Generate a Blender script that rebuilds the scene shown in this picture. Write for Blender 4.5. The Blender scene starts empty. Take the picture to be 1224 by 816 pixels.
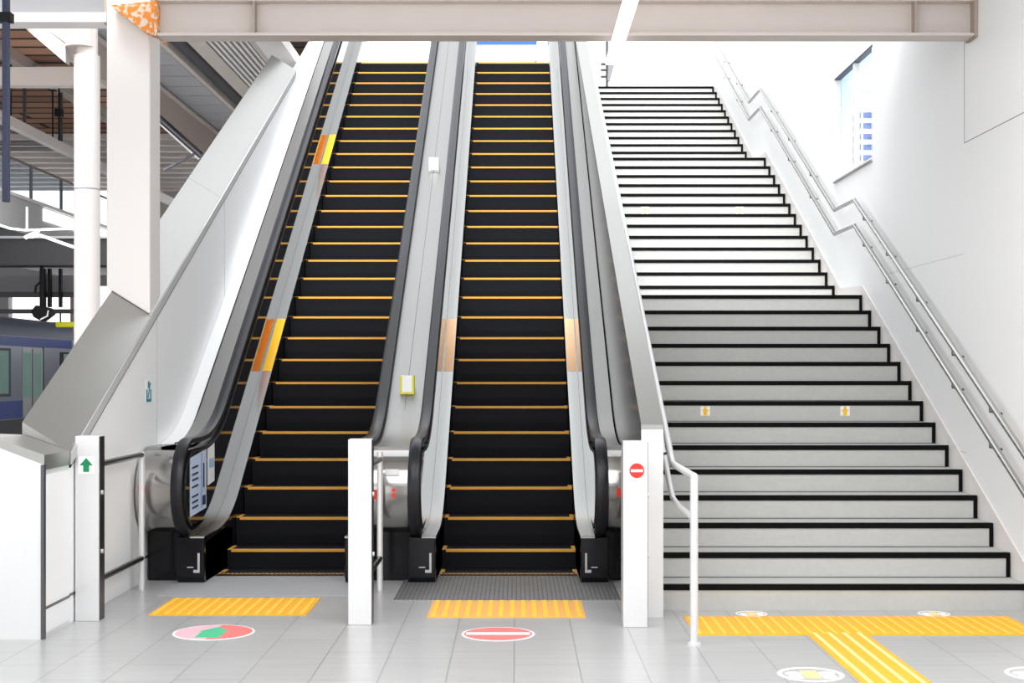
import bpy, bmesh, math, random
from mathutils import Vector, Matrix
random.seed(7)
S = bpy.context.scene
COL = S.collection
F, X0, Y0, H = 1650.0, 618.0, 445.0, 1.5136      # focal length in pixels, principal point, eye height

def at(px, py, D):
    return ((px - X0) * D / F, D, H - (py - Y0) * D / F)

# ------------------------------------------------------------------ materials
def mat(name, col, rough=0.5, metal=0.0, var=0.04, scale=6.0, stretch=(1, 1, 1), spec=0.5, emit=0.0, bump=0.0):
    m = bpy.data.materials.new(name); m.use_nodes = True
    nt = m.node_tree; N = nt.nodes; L = nt.links
    b = N['Principled BSDF']
    b.inputs['Roughness'].default_value = rough
    b.inputs['Metallic'].default_value = metal
    b.inputs['Specular IOR Level'].default_value = spec
    tc = N.new('ShaderNodeTexCoord'); mp = N.new('ShaderNodeMapping')
    mp.inputs['Scale'].default_value = stretch
    nz = N.new('ShaderNodeTexNoise'); nz.inputs['Scale'].default_value = scale; nz.inputs['Detail'].default_value = 4
    L.new(tc.outputs['Object'], mp.inputs['Vector']); L.new(mp.outputs['Vector'], nz.inputs['Vector'])
    mx = N.new('ShaderNodeMix'); mx.data_type = 'RGBA'
    lo = [max(0, c * (1 - var)) for c in col]; hi = [min(1, c * (1 + var)) for c in col]
    mx.inputs[6].default_value = (*lo, 1); mx.inputs[7].default_value = (*hi, 1)
    L.new(nz.outputs['Fac'], mx.inputs[0]); L.new(mx.outputs[2], b.inputs['Base Color'])
    if bump:
        bp = N.new('ShaderNodeBump'); bp.inputs['Strength'].default_value = bump; bp.inputs['Distance'].default_value = 0.01
        L.new(nz.outputs['Fac'], bp.inputs['Height']); L.new(bp.outputs['Normal'], b.inputs['Normal'])
    if emit:
        b.inputs['Emission Color'].default_value = (*col, 1); b.inputs['Emission Strength'].default_value = emit
    return m

def sr(r, g, b):
    f = lambda c: ((c / 255 + 0.055) / 1.055) ** 2.4 if c > 10 else c / 255 / 12.92
    return (f(r), f(g), f(b))

M = {}
M['white_wall'] = mat('white_panel', sr(244, 245, 246), 0.45, var=0.01)
M['white_paint'] = mat('white_paint', sr(232, 227, 224), 0.4, var=0.02)
M['beam_paint'] = mat('beam_paint', sr(208, 198, 192), 0.5, var=0.06, scale=2.5)
M['steel'] = mat('brushed_steel', (0.46, 0.455, 0.44), 0.27, 1.0, var=0.06, scale=3, stretch=(60, 1, 1))
M['steel_soft'] = mat('satin_steel', (0.40, 0.395, 0.375), 0.38, 1.0, var=0.05, scale=3, stretch=(60, 1, 1))
M['steel_light'] = mat('light_steel', (0.78, 0.78, 0.785), 0.36, 0.45, var=0.03, scale=3, stretch=(60, 1, 1))
M['steel_mirror'] = mat('mirror_steel', (0.42, 0.405, 0.39), 0.16, 1.0, var=0.05, scale=2)
M['steel_dark'] = mat('dark_steel', (0.12, 0.12, 0.13), 0.3, 0.9)
M['rubber'] = mat('black_rubber', (0.014, 0.015, 0.019), 0.3, 0, var=0.2, spec=0.3)
M['steel_deck'] = mat('deck_steel', (0.31, 0.30, 0.29), 0.33, 1.0, var=0.08, scale=3, stretch=(60, 1, 1))
M['black'] = mat('matte_black', (0.008, 0.008, 0.009), 0.55, 0, var=0.2, spec=0.2)
M['black_gloss'] = mat('gloss_black', (0.006, 0.0065, 0.009), 0.15, 0, var=0.1, spec=0.3)
M['dark_glass'] = mat('dark_glass', (0.022, 0.022, 0.024), 0.04, 0, var=0.05, spec=0.7)
M['tread'] = mat('escalator_tread', (0.009, 0.0098, 0.013), 0.45, 0, var=0.3, scale=8, stretch=(40, 1, 1), spec=0.14)
M['yellow_line'] = mat('yellow_line', sr(232, 168, 62), 0.5, var=0.06)
M['tactile'] = mat('tactile_yellow', sr(247, 176, 28), 0.55, var=0.05)
M['tactile_bar'] = mat('tactile_bar', sr(255, 205, 60), 0.5, var=0.03)
M['tactile_pale'] = mat('tactile_pale_bar', sr(255, 226, 150), 0.5, var=0.03)
M['tactile_peach'] = mat('tactile_peach', sr(240, 178, 92), 0.55, var=0.04)
M['stair'] = mat('stair_stone', sr(188, 188, 185), 0.6, var=0.07, scale=28)
M['nosing'] = mat('black_nosing', (0.004, 0.004, 0.0045), 0.6, var=0.2, spec=0.08)
M['grey_dark'] = mat('dark_grey', (0.05, 0.05, 0.055), 0.6)
M['grey_mid'] = mat('mid_grey', (0.25, 0.25, 0.26), 0.6)
M['grey_light'] = mat('light_grey', (0.5, 0.5, 0.5), 0.6)
M['soffit'] = mat('soffit_grey', sr(164, 165, 168), 0.55, var=0.06)
M['brown'] = mat('brown_beam', sr(168, 154, 144), 0.6, var=0.05)
M['beige'] = mat('beige_frame', sr(196, 186, 178), 0.55)
M['orange'] = mat('orange_sticker', sr(255, 124, 24), 0.45, var=0.02)
M['yellow'] = mat('yellow_sticker', sr(252, 196, 30), 0.45, var=0.02)
M['peach'] = mat('peach_sticker', sr(244, 196, 150), 0.45, var=0.02)
M['sign_yellow'] = mat('sign_yellow', sr(226, 224, 30), 0.45, var=0.02)
M['green'] = mat('sign_green', sr(0, 140, 84), 0.5, var=0.02)
M['green_soft'] = mat('worn_green', sr(70, 190, 140), 0.5, var=0.05)
M['red'] = mat('sign_red', sr(228, 50, 40), 0.5, var=0.02)
M['coral'] = mat('worn_red', sr(250, 120, 118), 0.5, var=0.05)
M['pink'] = mat('worn_pink', sr(240, 184, 196), 0.5, var=0.05)
M['white'] = mat('sign_white', sr(246, 246, 246), 0.5, var=0.01)
M['teal'] = mat('sign_teal', sr(34, 128, 150), 0.5, var=0.02)
M['blue'] = mat('sign_blue', sr(40, 96, 170), 0.45, var=0.02)
M['pale_blue'] = mat('pale_blue', sr(176, 206, 236), 0.45, var=0.02)
M['label_blue'] = mat('label_paper_blue', sr(200, 216, 240), 0.4, var=0.02)
M['navy'] = mat('navy_paint', sr(38, 46, 74), 0.5)
M['train_body'] = mat('train_silver', sr(122, 127, 138), 0.35, 0.5, var=0.04)
M['train_blue'] = mat('train_blue', sr(16, 50, 135), 0.4, var=0.04)
M['train_roof'] = mat('train_roof', sr(78, 88, 108), 0.5, var=0.06)
M['lamp'] = mat('lamp_white', (1, 1, 1), 0.4, emit=1.3, var=0)
M['window_glass_green'] = mat('lit_train_glass', sr(150, 190, 180), 0.08, var=0.1, scale=2)

def floor_mat():
    m = bpy.data.materials.new('grey_floor_tile'); m.use_nodes = True
    nt = m.node_tree; N = nt.nodes; L = nt.links; b = N['Principled BSDF']
    tc = N.new('ShaderNodeTexCoord'); mp = N.new('ShaderNodeMapping')
    mp.inputs['Rotation'].default_value = (0, 0, math.pi / 2)
    mp.inputs['Location'].default_value = (0, 0.015, 0)
    L.new(tc.outputs['Object'], mp.inputs['Vector'])
    br = N.new('ShaderNodeTexBrick')
    br.inputs['Scale'].default_value = 1; br.inputs['Brick Width'].default_value = 0.68; br.inputs['Row Height'].default_value = 0.335
    br.inputs['Mortar Size'].default_value = 0.0035; br.inputs['Bias'].default_value = 0
    br.inputs['Color1'].default_value = (*sr(186, 186, 186), 1); br.inputs['Color2'].default_value = (*sr(190, 190, 190), 1)
    br.inputs['Mortar'].default_value = (*sr(152, 152, 152), 1)
    L.new(mp.outputs['Vector'], br.inputs['Vector'])
    nz = N.new('ShaderNodeTexNoise'); nz.inputs['Scale'].default_value = 3; nz.inputs['Detail'].default_value = 6
    mp2 = N.new('ShaderNodeMapping'); mp2.inputs['Scale'].default_value = (0.6, 6, 1)
    L.new(tc.outputs['Object'], mp2.inputs['Vector']); L.new(mp2.outputs['Vector'], nz.inputs['Vector'])
    mx = N.new('ShaderNodeMix'); mx.data_type = 'RGBA'; mx.blend_type = 'MULTIPLY'; mx.inputs[0].default_value = 0.25
    L.new(br.outputs['Color'], mx.inputs[6]); L.new(nz.outputs['Fac'], mx.inputs[7])
    L.new(mx.outputs[2], b.inputs['Base Color'])
    b.inputs['Roughness'].default_value = 0.28
    return m
M['floor'] = floor_mat()

def grate_mat():
    m = bpy.data.materials.new('comb_grating'); m.use_nodes = True
    nt = m.node_tree; N = nt.nodes; L = nt.links; b = N['Principled BSDF']
    tc = N.new('ShaderNodeTexCoord')
    br = N.new('ShaderNodeTexBrick'); br.offset = 0
    br.inputs['Scale'].default_value = 1; br.inputs['Brick Width'].default_value = 0.03; br.inputs['Row Height'].default_value = 0.06
    br.inputs['Mortar Size'].default_value = 0.004
    br.inputs['Color1'].default_value = (0.25, 0.25, 0.25, 1); br.inputs['Color2'].default_value = (0.28, 0.28, 0.28, 1); br.inputs['Mortar'].default_value = (0.12, 0.12, 0.12, 1)
    L.new(tc.outputs['Object'], br.inputs['Vector']); L.new(br.outputs['Color'], b.inputs['Base Color'])
    b.inputs['Roughness'].default_value = 0.4; b.inputs['Metallic'].default_value = 0.3
    return m
M['grating'] = grate_mat()

def wood_mat():
    m = bpy.data.materials.new('timber_boards'); m.use_nodes = True
    nt = m.node_tree; N = nt.nodes; L = nt.links; b = N['Principled BSDF']
    tc = N.new('ShaderNodeTexCoord')
    br = N.new('ShaderNodeTexBrick')
    br.inputs['Scale'].default_value = 1; br.inputs['Brick Width'].default_value = 3.5; br.inputs['Row Height'].default_value = 0.55
    br.inputs['Mortar Size'].default_value = 0.06
    br.inputs['Color1'].default_value = (*sr(236, 184, 152), 1); br.inputs['Color2'].default_value = (*sr(168, 118, 94), 1)
    br.inputs['Mortar'].default_value = (*sr(60, 48, 44), 1)
    L.new(tc.outputs['Object'], br.inputs['Vector'])
    nz = N.new('ShaderNodeTexNoise'); nz.inputs['Scale'].default_value = 2
    mp2 = N.new('ShaderNodeMapping'); mp2.inputs['Scale'].default_value = (0.4, 8, 1)
    L.new(tc.outputs['Object'], mp2.inputs['Vector']); L.new(mp2.outputs['Vector'], nz.inputs['Vector'])
    mx = N.new('ShaderNodeMix'); mx.data_type = 'RGBA'; mx.blend_type = 'MULTIPLY'; mx.inputs[0].default_value = 0.5
    L.new(br.outputs['Color'], mx.inputs[6]); L.new(nz.outputs['Fac'], mx.inputs[7])
    L.new(mx.outputs[2], b.inputs['Base Color']); b.inputs['Roughness'].default_value = 0.6
    return m
M['wood'] = wood_mat()

def chipped_mat():
    m = mat('chipped_orange_paint', sr(232, 150, 60), 0.6)
    nt = m.node_tree; N = nt.nodes; L = nt.links; b = N['Principled BSDF']
    nz = N.new('ShaderNodeTexNoise'); nz.inputs['Scale'].default_value = 26; nz.inputs['Detail'].default_value = 7
    tc = N.new('ShaderNodeTexCoord'); L.new(tc.outputs['Object'], nz.inputs['Vector'])
    cr = N.new('ShaderNodeValToRGB'); cr.color_ramp.elements[0].position = 0.50; cr.color_ramp.elements[1].position = 0.56
    cr.color_ramp.elements[0].color = (*sr(230, 142, 48), 1); cr.color_ramp.elements[1].color = (*sr(226, 208, 190), 1)
    L.new(nz.outputs['Fac'], cr.inputs['Fac']); L.new(cr.outputs['Color'], b.inputs['Base Color'])
    return m
M['chipped'] = chipped_mat()
M['column_paint'] = mat('column_paint', sr(200, 193, 189), 0.35, var=0.02)

def clear_glass():
    m = bpy.data.materials.new('clear_pane'); m.use_nodes = True
    nt = m.node_tree; N = nt.nodes; L = nt.links
    for n in list(N):
        if n.type == 'BSDF_PRINCIPLED': N.remove(n)
    t = N.new('ShaderNodeBsdfTransparent'); t.inputs['Color'].default_value = (0.86, 0.94, 1.0, 1)
    g = N.new('ShaderNodeBsdfGlossy'); g.inputs['Roughness'].default_value = 0.03
    ms = N.new('ShaderNodeMixShader')
    ms.inputs[0].default_value = 0.06; L.new(t.outputs[0], ms.inputs[1]); L.new(g.outputs[0], ms.inputs[2])
    L.new(ms.outputs[0], N['Material Output'].inputs['Surface'])
    return m
M['clear'] = clear_glass()

M['tower_glass'] = mat('tower_glass', sr(92, 104, 146), 0.3, var=0.2, scale=1.5)

# ------------------------------------------------------------------ geometry helpers
WORLD = {}

class MB:
    def __init__(s): s.v = []; s.f = []
    def add(s, vs, fs):
        o = len(s.v); s.v += [tuple(v) for v in vs]; s.f += [[i + o for i in f] for f in fs]; return s
    def box(s, x0, x1, y0, y1, z0, z1):
        x0, x1 = sorted((x0, x1)); y0, y1 = sorted((y0, y1)); z0, z1 = sorted((z0, z1))
        v = [(x, y, z) for x in (x0, x1) for y in (y0, y1) for z in (z0, z1)]
        return s.add(v, [(0, 1, 3, 2), (4, 6, 7, 5), (0, 4, 5, 1), (2, 3, 7, 6), (0, 2, 6, 4), (1, 5, 7, 3)])
    def prism_x(s, pts, x0, x1):            # (D, Z) polygon run across X
        n = len(pts)
        v = [(x0, d, z) for d, z in pts] + [(x1, d, z) for d, z in pts]
        return s.add(v, [list(range(n)), list(range(2 * n - 1, n - 1, -1))] + [(i, i + n, (i + 1) % n + n, (i + 1) % n) for i in range(n)])
    def prism_y(s, pts, y0, y1):            # (X, Z) polygon run along depth
        n = len(pts)
        v = [(x, y0, z) for x, z in pts] + [(x, y1, z) for x, z in pts]
        return s.add(v, [list(range(n)), list(range(2 * n - 1, n - 1, -1))] + [(i, i + n, (i + 1) % n + n, (i + 1) % n) for i in range(n)])
    def prism_z(s, pts, z0, z1):
        n = len(pts)
        v = [(x, y, z0) for x, y in pts] + [(x, y, z1) for x, y in pts]
        return s.add(v, [list(range(n)), list(range(2 * n - 1, n - 1, -1))] + [(i, i + n, (i + 1) % n + n, (i + 1) % n) for i in range(n)])
    def ribbon(s, path, x0, x1, th):        # strip of constant width following a (D,Z) path, th thick downwards
        n = len(path); v = []
        for d, z in path: v += [(x0, d, z), (x1, d, z), (x1, d, z - th), (x0, d, z - th)]
        f = []
        for i in range(n - 1):
            a = 4 * i; b = a + 4
            for k in range(4): f.append((a + k, a + (k + 1) % 4, b + (k + 1) % 4, b + k))
        f += [(3, 2, 1, 0), (4 * n - 4, 4 * n - 3, 4 * n - 2, 4 * n - 1)]
        return s.add(v, f)
    def sweep(s, path, xc, w, h, n=12):     # rounded section along a (D,Z) path
        sec = [(math.copysign(abs(math.cos(a)) ** 0.6, math.cos(a)) * w / 2, math.copysign(abs(math.sin(a)) ** 0.6, math.sin(a)) * h / 2) for a in [2 * math.pi * k / n for k in range(n)]]
        v = []
        for i, (d, z) in enumerate(path):
            p = path[max(0, i - 1)]; q = path[min(len(path) - 1, i + 1)]
            t = Vector((q[0] - p[0], q[1] - p[1])).normalized(); nr = (-t.y, t.x)
            v += [(xc + a, d + nr[0] * b, z + nr[1] * b) for a, b in sec]
        f = []
        for i in range(len(path) - 1):
            for k in range(n): f.append((i * n + k, i * n + (k + 1) % n, (i + 1) * n + (k + 1) % n, (i + 1) * n + k))
        f += [list(range(n - 1, -1, -1)), list(range((len(path) - 1) * n, len(path) * n))]
        return s.add(v, f)
    def tube(s, pts, r, n=10):
        P = [Vector(p) for p in pts]; v = []; ref = Vector((0.13, 0.31, 0.94)).normalized()
        for i, p in enumerate(P):
            t = (P[min(i + 1, len(P) - 1)] - P[max(i - 1, 0)]).normalized()
            a = t.cross(ref)
            if a.length < 0.2: a = t.cross(Vector((1, 0, 0)))
            a.normalize(); b = t.cross(a)
            v += [p + (a * math.cos(2 * math.pi * k / n) + b * math.sin(2 * math.pi * k / n)) * r for k in range(n)]
        f = []
        for i in range(len(P) - 1):
            for k in range(n): f.append((i * n + k, i * n + (k + 1) % n, (i + 1) * n + (k + 1) % n, (i + 1) * n + k))
        f += [list(range(n - 1, -1, -1)), list(range((len(P) - 1) * n, len(P) * n))]
        return s.add(v, f)
    def disc(s, c, r, z0, z1, a0=0, a1=2 * math.pi, n=40):
        pts = [(c[0] + r * math.cos(a0 + (a1 - a0) * k / n), c[1] + r * math.sin(a0 + (a1 - a0) * k / n)) for k in range(n + (a1 - a0 < 6.28))]
        return s.prism_z(pts, z0, z1)
    def disc_y(s, cx, cz, r, y0, y1, a0=0, a1=2 * math.pi, n=28):
        pts = [(cx + r * math.cos(a0 + (a1 - a0) * k / n), cz + r * math.sin(a0 + (a1 - a0) * k / n)) for k in range(n + (a1 - a0 < 6.28))]
        return s.prism_y(pts, y0, y1)
    def build(s, name, m, parent=None, smooth=False, bevel=0.0, origin=None):
        base = Vector(WORLD[parent.name]) if parent else (Vector(origin) if origin else None)
        if base is None:
            xs = [v[0] for v in s.v]; ys = [v[1] for v in s.v]; zs = [v[2] for v in s.v]
            base = Vector(((min(xs) + max(xs)) / 2, (min(ys) + max(ys)) / 2, min(zs)))
        me = bpy.data.meshes.new(name)
        me.from_pydata([tuple(Vector(v) - base) for v in s.v], [], s.f)
        bm = bmesh.new(); bm.from_mesh(me); bmesh.ops.recalc_face_normals(bm, faces=bm.faces)
        bm.to_mesh(me); bm.free()
        me.materials.append(m)
        o = bpy.data.objects.new(name, me); COL.objects.link(o)
        if parent: o.parent = parent
        else: o.location = base
        WORLD[o.name] = tuple(base)
        if smooth:
            for p in me.polygons: p.use_smooth = True
            me.set_sharp_from_angle(angle=math.radians(40))
        if bevel:
            b = o.modifiers.new('Bevel', 'BEVEL'); b.width = bevel; b.segments = 2; b.limit_method = 'ANGLE'; b.angle_limit = math.radians(40)
        return o

def tag(o, label=None, cat=None, group=None, kind=None):
    if label: o['label'] = label
    if cat: o['category'] = cat
    if group: o['group'] = group
    if kind: o['kind'] = kind
    return o

def thing(name, loc, label, cat, group=None):
    o = bpy.data.objects.new(name, None); COL.objects.link(o); o.location = loc; o.empty_display_size = 0.2
    WORLD[o.name] = tuple(loc)
    return tag(o, label, cat, group)

def fillet(a, b, c, t=0.35, n=8):
    a, b, c = map(Vector, (a, b, c))
    p = b + (a - b).normalized() * t; q = b + (c - b).normalized() * t
    return [tuple((1 - u) ** 2 * p + 2 * u * (1 - u) * b + u * u * q) for u in [k / n for k in range(n + 1)]]

def dens(a, b, n):
    return [(a[0] + (b[0] - a[0]) * k / n, a[1] + (b[1] - a[1]) * k / n) for k in range(n)]

# ------------------------------------------------------------------ setting: floors and walls
tag(MB().box(-16, 3.45, -4, 42, -0.12, 0).build('floor', M['floor'], origin=(0, 0, 0)), 'pale grey stone tile floor of the lower concourse', kind='structure')
WX = 3.27
w = MB()
w.box(WX, WX + .18, -4, 12.70, 0, 9).box(WX, WX + .18, 14.20, 31, 0, 9)
w.box(WX, WX + .18, 12.70, 14.20, 0, 3.47).box(WX, WX + .18, 12.70, 14.20, 4.53, 9)
wr = tag(w.build('wall_right', M['white_wall'], origin=(WX, 13, 0)), 'bright white panelled wall beside the stairs', kind='structure')
j = MB().box(WX - .0015, WX + .01, 4, 10.09, 3.187, 3.193).box(WX - .0015, WX + .01, 10.085, 10.092, 3.19, 9)
j.build('panel_joint', M['grey_mid'], wr)
MB().box(WX - .0012, WX + .01, 10.1, 12.2, 2.38, 2.383).box(WX - .0012, WX + .01, 10.05, 10.8, 0.93, 0.934).build('panel_joint', M['grey_light'], wr)
# window in the right wall
wn = MB().box(WX + .0, WX + .05, 12.70, 12.73, 3.47, 4.53).box(WX, WX + .05, 14.17, 14.20, 3.47, 4.53).box(WX, WX + .05, 12.73, 14.17, 3.47, 3.50)
wn.box(WX, WX + .05, 13.38, 13.44, 3.5, 4.51)
wo = tag(wn.build('window_1', M['white_paint']), 'window high in the white wall beside the stairs', kind='structure')
MB().box(WX - .004, WX + .05, 12.70, 14.20, 4.51, 4.53).build('head_frame', M['navy'], wo)
MB().box(WX + .06, WX + .066, 12.70, 14.20, 3.47, 4.53).build('pane', M['clear'], wo)
MB().box(WX - .02, WX + .05, 12.70, 14.20, 3.455, 3.47).build('window_sill', M['grey_mid'], wo)

# upper floors
tag(MB().box(-2.7, .773, 20.0, 31, 5.66, 5.94).build('floor_upper', M['floor']), 'upper concourse floor at the head of the escalators', kind='structure')
tag(MB().box(.773, WX, 23.1, 31, 5.94, 6.24).build('floor_landing', M['floor']), 'upper concourse floor at the head of the stairs', kind='structure')
tag(MB().box(-3.2, WX + .18, 31, 31.2, 0, 9.5).build('wall_back', M['white_wall']), 'white end wall of the upper concourse', kind='structure')
# lower ceiling in front of / over the beam
tag(MB().box(-16, WX + .18, -4, 9.6, 4.6, 4.75).box(-2.6, WX + .18, 9.6, 11.4, 4.6, 4.75).build('ceiling', M['white_wall'], origin=(0, 4, 4.6)), 'plain ceiling over the lower concourse', kind='structure')

# ------------------------------------------------------------------ stairs
NS = 39; R = .16; T = .326
SD = [0] * (NS + 1)
for k in range(1, 15): SD[k] = 8.79 + T * (k - 1)
for k in range(15, 28): SD[k] = 14.16 + T * (k - 15)
for k in range(28, NS + 1): SD[k] = 19.25 + T * (k - 28)
SX0, SX1 = .91, 3.255
st = thing('staircase', (2.08, 8.79, 0), 'long grey stone stairs with black step edges beside the white wall', 'stairs')
prof = [(SD[1], 0.0)]
for k in range(1, NS + 1):
    prof.append((SD[k], R * k))
    prof.append((SD[k + 1] if k < NS else 23.1, R * k))
prof += [(23.1, 5.7), (13.2, 0.0)]
n = len(prof)
b = MB(); v = [(SX0, d, z) for d, z in prof] + [(SX1, d, z) for d, z in prof]
f = [(i, i + n, (i + 1) % n + n, (i + 1) % n) for i in range(n)]
b.add(v, f)
b.add([(SX0, d, z) for d, z in prof], [list(range(n))]); b.add([(SX1, d, z) for d, z in prof], [list(range(n - 1, -1, -1))])
b.build('stair_body', M['stair'], st)
nb = MB().prism_x([(-.006, -.032), (-.006, .004), (.036, .004), (.036, 0), (0, 0), (0, -.032)], SX0 - 2.08, SX1 - 2.08)
nb.box(SX1 - .026 - 2.08, SX1 - 2.08, -.006, -.001, -.158, -.03)
me_n = None
for k in range(1, NS + 1):
    if me_n is None:
        o = MB(); o.v = nb.v; o.f = nb.f
        bpy_me = bpy.data.meshes.new('step_nosing'); bpy_me.from_pydata(nb.v, [], nb.f); bpy_me.materials.append(M['nosing'])
        first = bpy.data.objects.new('step_nosing', bpy_me); COL.objects.link(first); first.parent = st; me_n = first; q = first
    else:
        q = me_n.copy(); COL.objects.link(q); q.parent = st
    q.location = (0, SD[k] - 8.79, R * k)
    WORLD[q.name] = (2.08, SD[k], R * k)
for k in range(1, 9):
    MB().box(SX0, SX1 - .004, SD[k + 1] - .006, SD[k + 1] - .001, R * k - .001, R * k + .005).build('step_shadow_gap', M['grey_dark'], st)  # dark strip draws the shadow gap where tread meets riser
# icon stickers on the risers
def sticker(px, k, s, pale=False):
    x = (px - X0) * SD[k] / F; z = R * (k - 1) + .085; d = SD[k] - .001
    o = MB().box(x - s, x + s, d - .002, d, z - s, z + s).build('icon_sticker', M['white'], st)
    g = MB(); y0, y1 = d - .004, d - .002
    g.prism_y([(x - .35 * s, z - .95 * s), (x + .35 * s, z - .95 * s), (x + .45 * s, z + .1 * s), (x + .3 * s, z + .4 * s), (x - .3 * s, z + .4 * s), (x - .45 * s, z + .1 * s)], y0, y1)
    g.disc_y(x, z + .65 * s, .32 * s, y0, y1, n=12)
    g.prism_y([(x - .95 * s, z + .0 * s), (x - .4 * s, z + .1 * s), (x - .3 * s, z + .4 * s)], y0, y1).prism_y([(x + .95 * s, z), (x + .3 * s, z + .4 * s), (x + .4 * s, z + .1 * s)], y0, y1)
    g.build('icon', M['peach'] if pale else M['yellow'], o)
for px in (843, 1010): sticker(px, 8, .038)
for px in (771, 884): sticker(px, 22, .045, True)

# skirting board along the stairs on the wall
def nose(d):
    if d <= SD[14]: return .16 + (d - 8.79) * R / T
    if d < SD[15]: return max(2.24, 2.40 + (d - SD[15]) * R / T)
    if d <= SD[27]: return 2.40 + (d - SD[15]) * R / T
    if d < SD[28]: return max(4.32, 4.48 + (d - SD[28]) * R / T)
    return 4.48 + (d - SD[28]) * R / T
sk = [(8.55, 0.02), (8.55, nose(8.79) - .02)] + [(d, nose(d) + .09) for d in (8.79, 13.03, 13.9, 14.16, 18.07, 18.95, 19.25, 22.8)] + [(22.8, 5.9), (14, 1.2), (13, .02)]
tag(MB().prism_x(sk, WX - .011, WX - .001).build('baseboard_stairs', M['white_paint']), 'white stringer board along the foot of the stair wall', kind='structure')

# ------------------------------------------------------------------ wall handrail on the right wall
def railpath(off, x):
    z1 = nose(13.03) + off; z2 = nose(18.07) + off
    a = 14.16 + (z1 - off - 2.40) * T / R; c = 19.25 + (z2 - off - 4.48) * T / R
    return [(x, 7.9, nose(7.9) + off), (x, 13.03, z1), (x, a, z1), (x, 18.07, z2), (x, c, z2), (x, 22.6, nose(22.6) + off)]
rl = thing('wall_handrail', (WX, 8.0, 0.0), 'pair of parallel steel handrails climbing the white wall beside the stairs', 'handrail')
RX = WX - .085
MB().tube(railpath(.90, RX), .021).build('upper_rail', M['steel'], rl, True)
MB().tube(railpath(.66, RX), .021).build('lower_rail', M['steel'], rl, True)
for d in (9.3, 10.1, 11.0, 11.9, 12.7, 15.0, 16.2, 17.3, 20.0, 21.2):
    for off in (.90, .66):
        z = nose(d) + off
        MB().tube([(RX, d, z - .015), (RX, d, z - .06), (WX - .002, d, z - .075)], .008, 8).build('bracket', M['steel_dark'], rl, True)

# ------------------------------------------------------------------ escalators
m = .649
CS = -6.78
def incl(c, d): return m * d + c
def smooth_path(zf, c, d0, d1, t=.5, top=None):     # flat at zf from d0, then climbing with offset c to d1
    db = (zf - c) / m
    p = [(d0, zf)] + fillet((d0, zf), (db, zf), (d1, incl(c, d1)), min(t, (db - d0) * .9))
    n = 14; a = p[-1]
    p += [(a[0] + (d1 - a[0]) * k / n, a[1] + (incl(c, d1) - a[1]) * k / n) for k in range(1, n + 1)]
    return p
STEP_P = .3285; STEP_R = STEP_P * m
def step_nose(k):
    d = 10.67 + STEP_P * (k - 1)
    return d, max(0.004, incl(CS, d))

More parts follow.
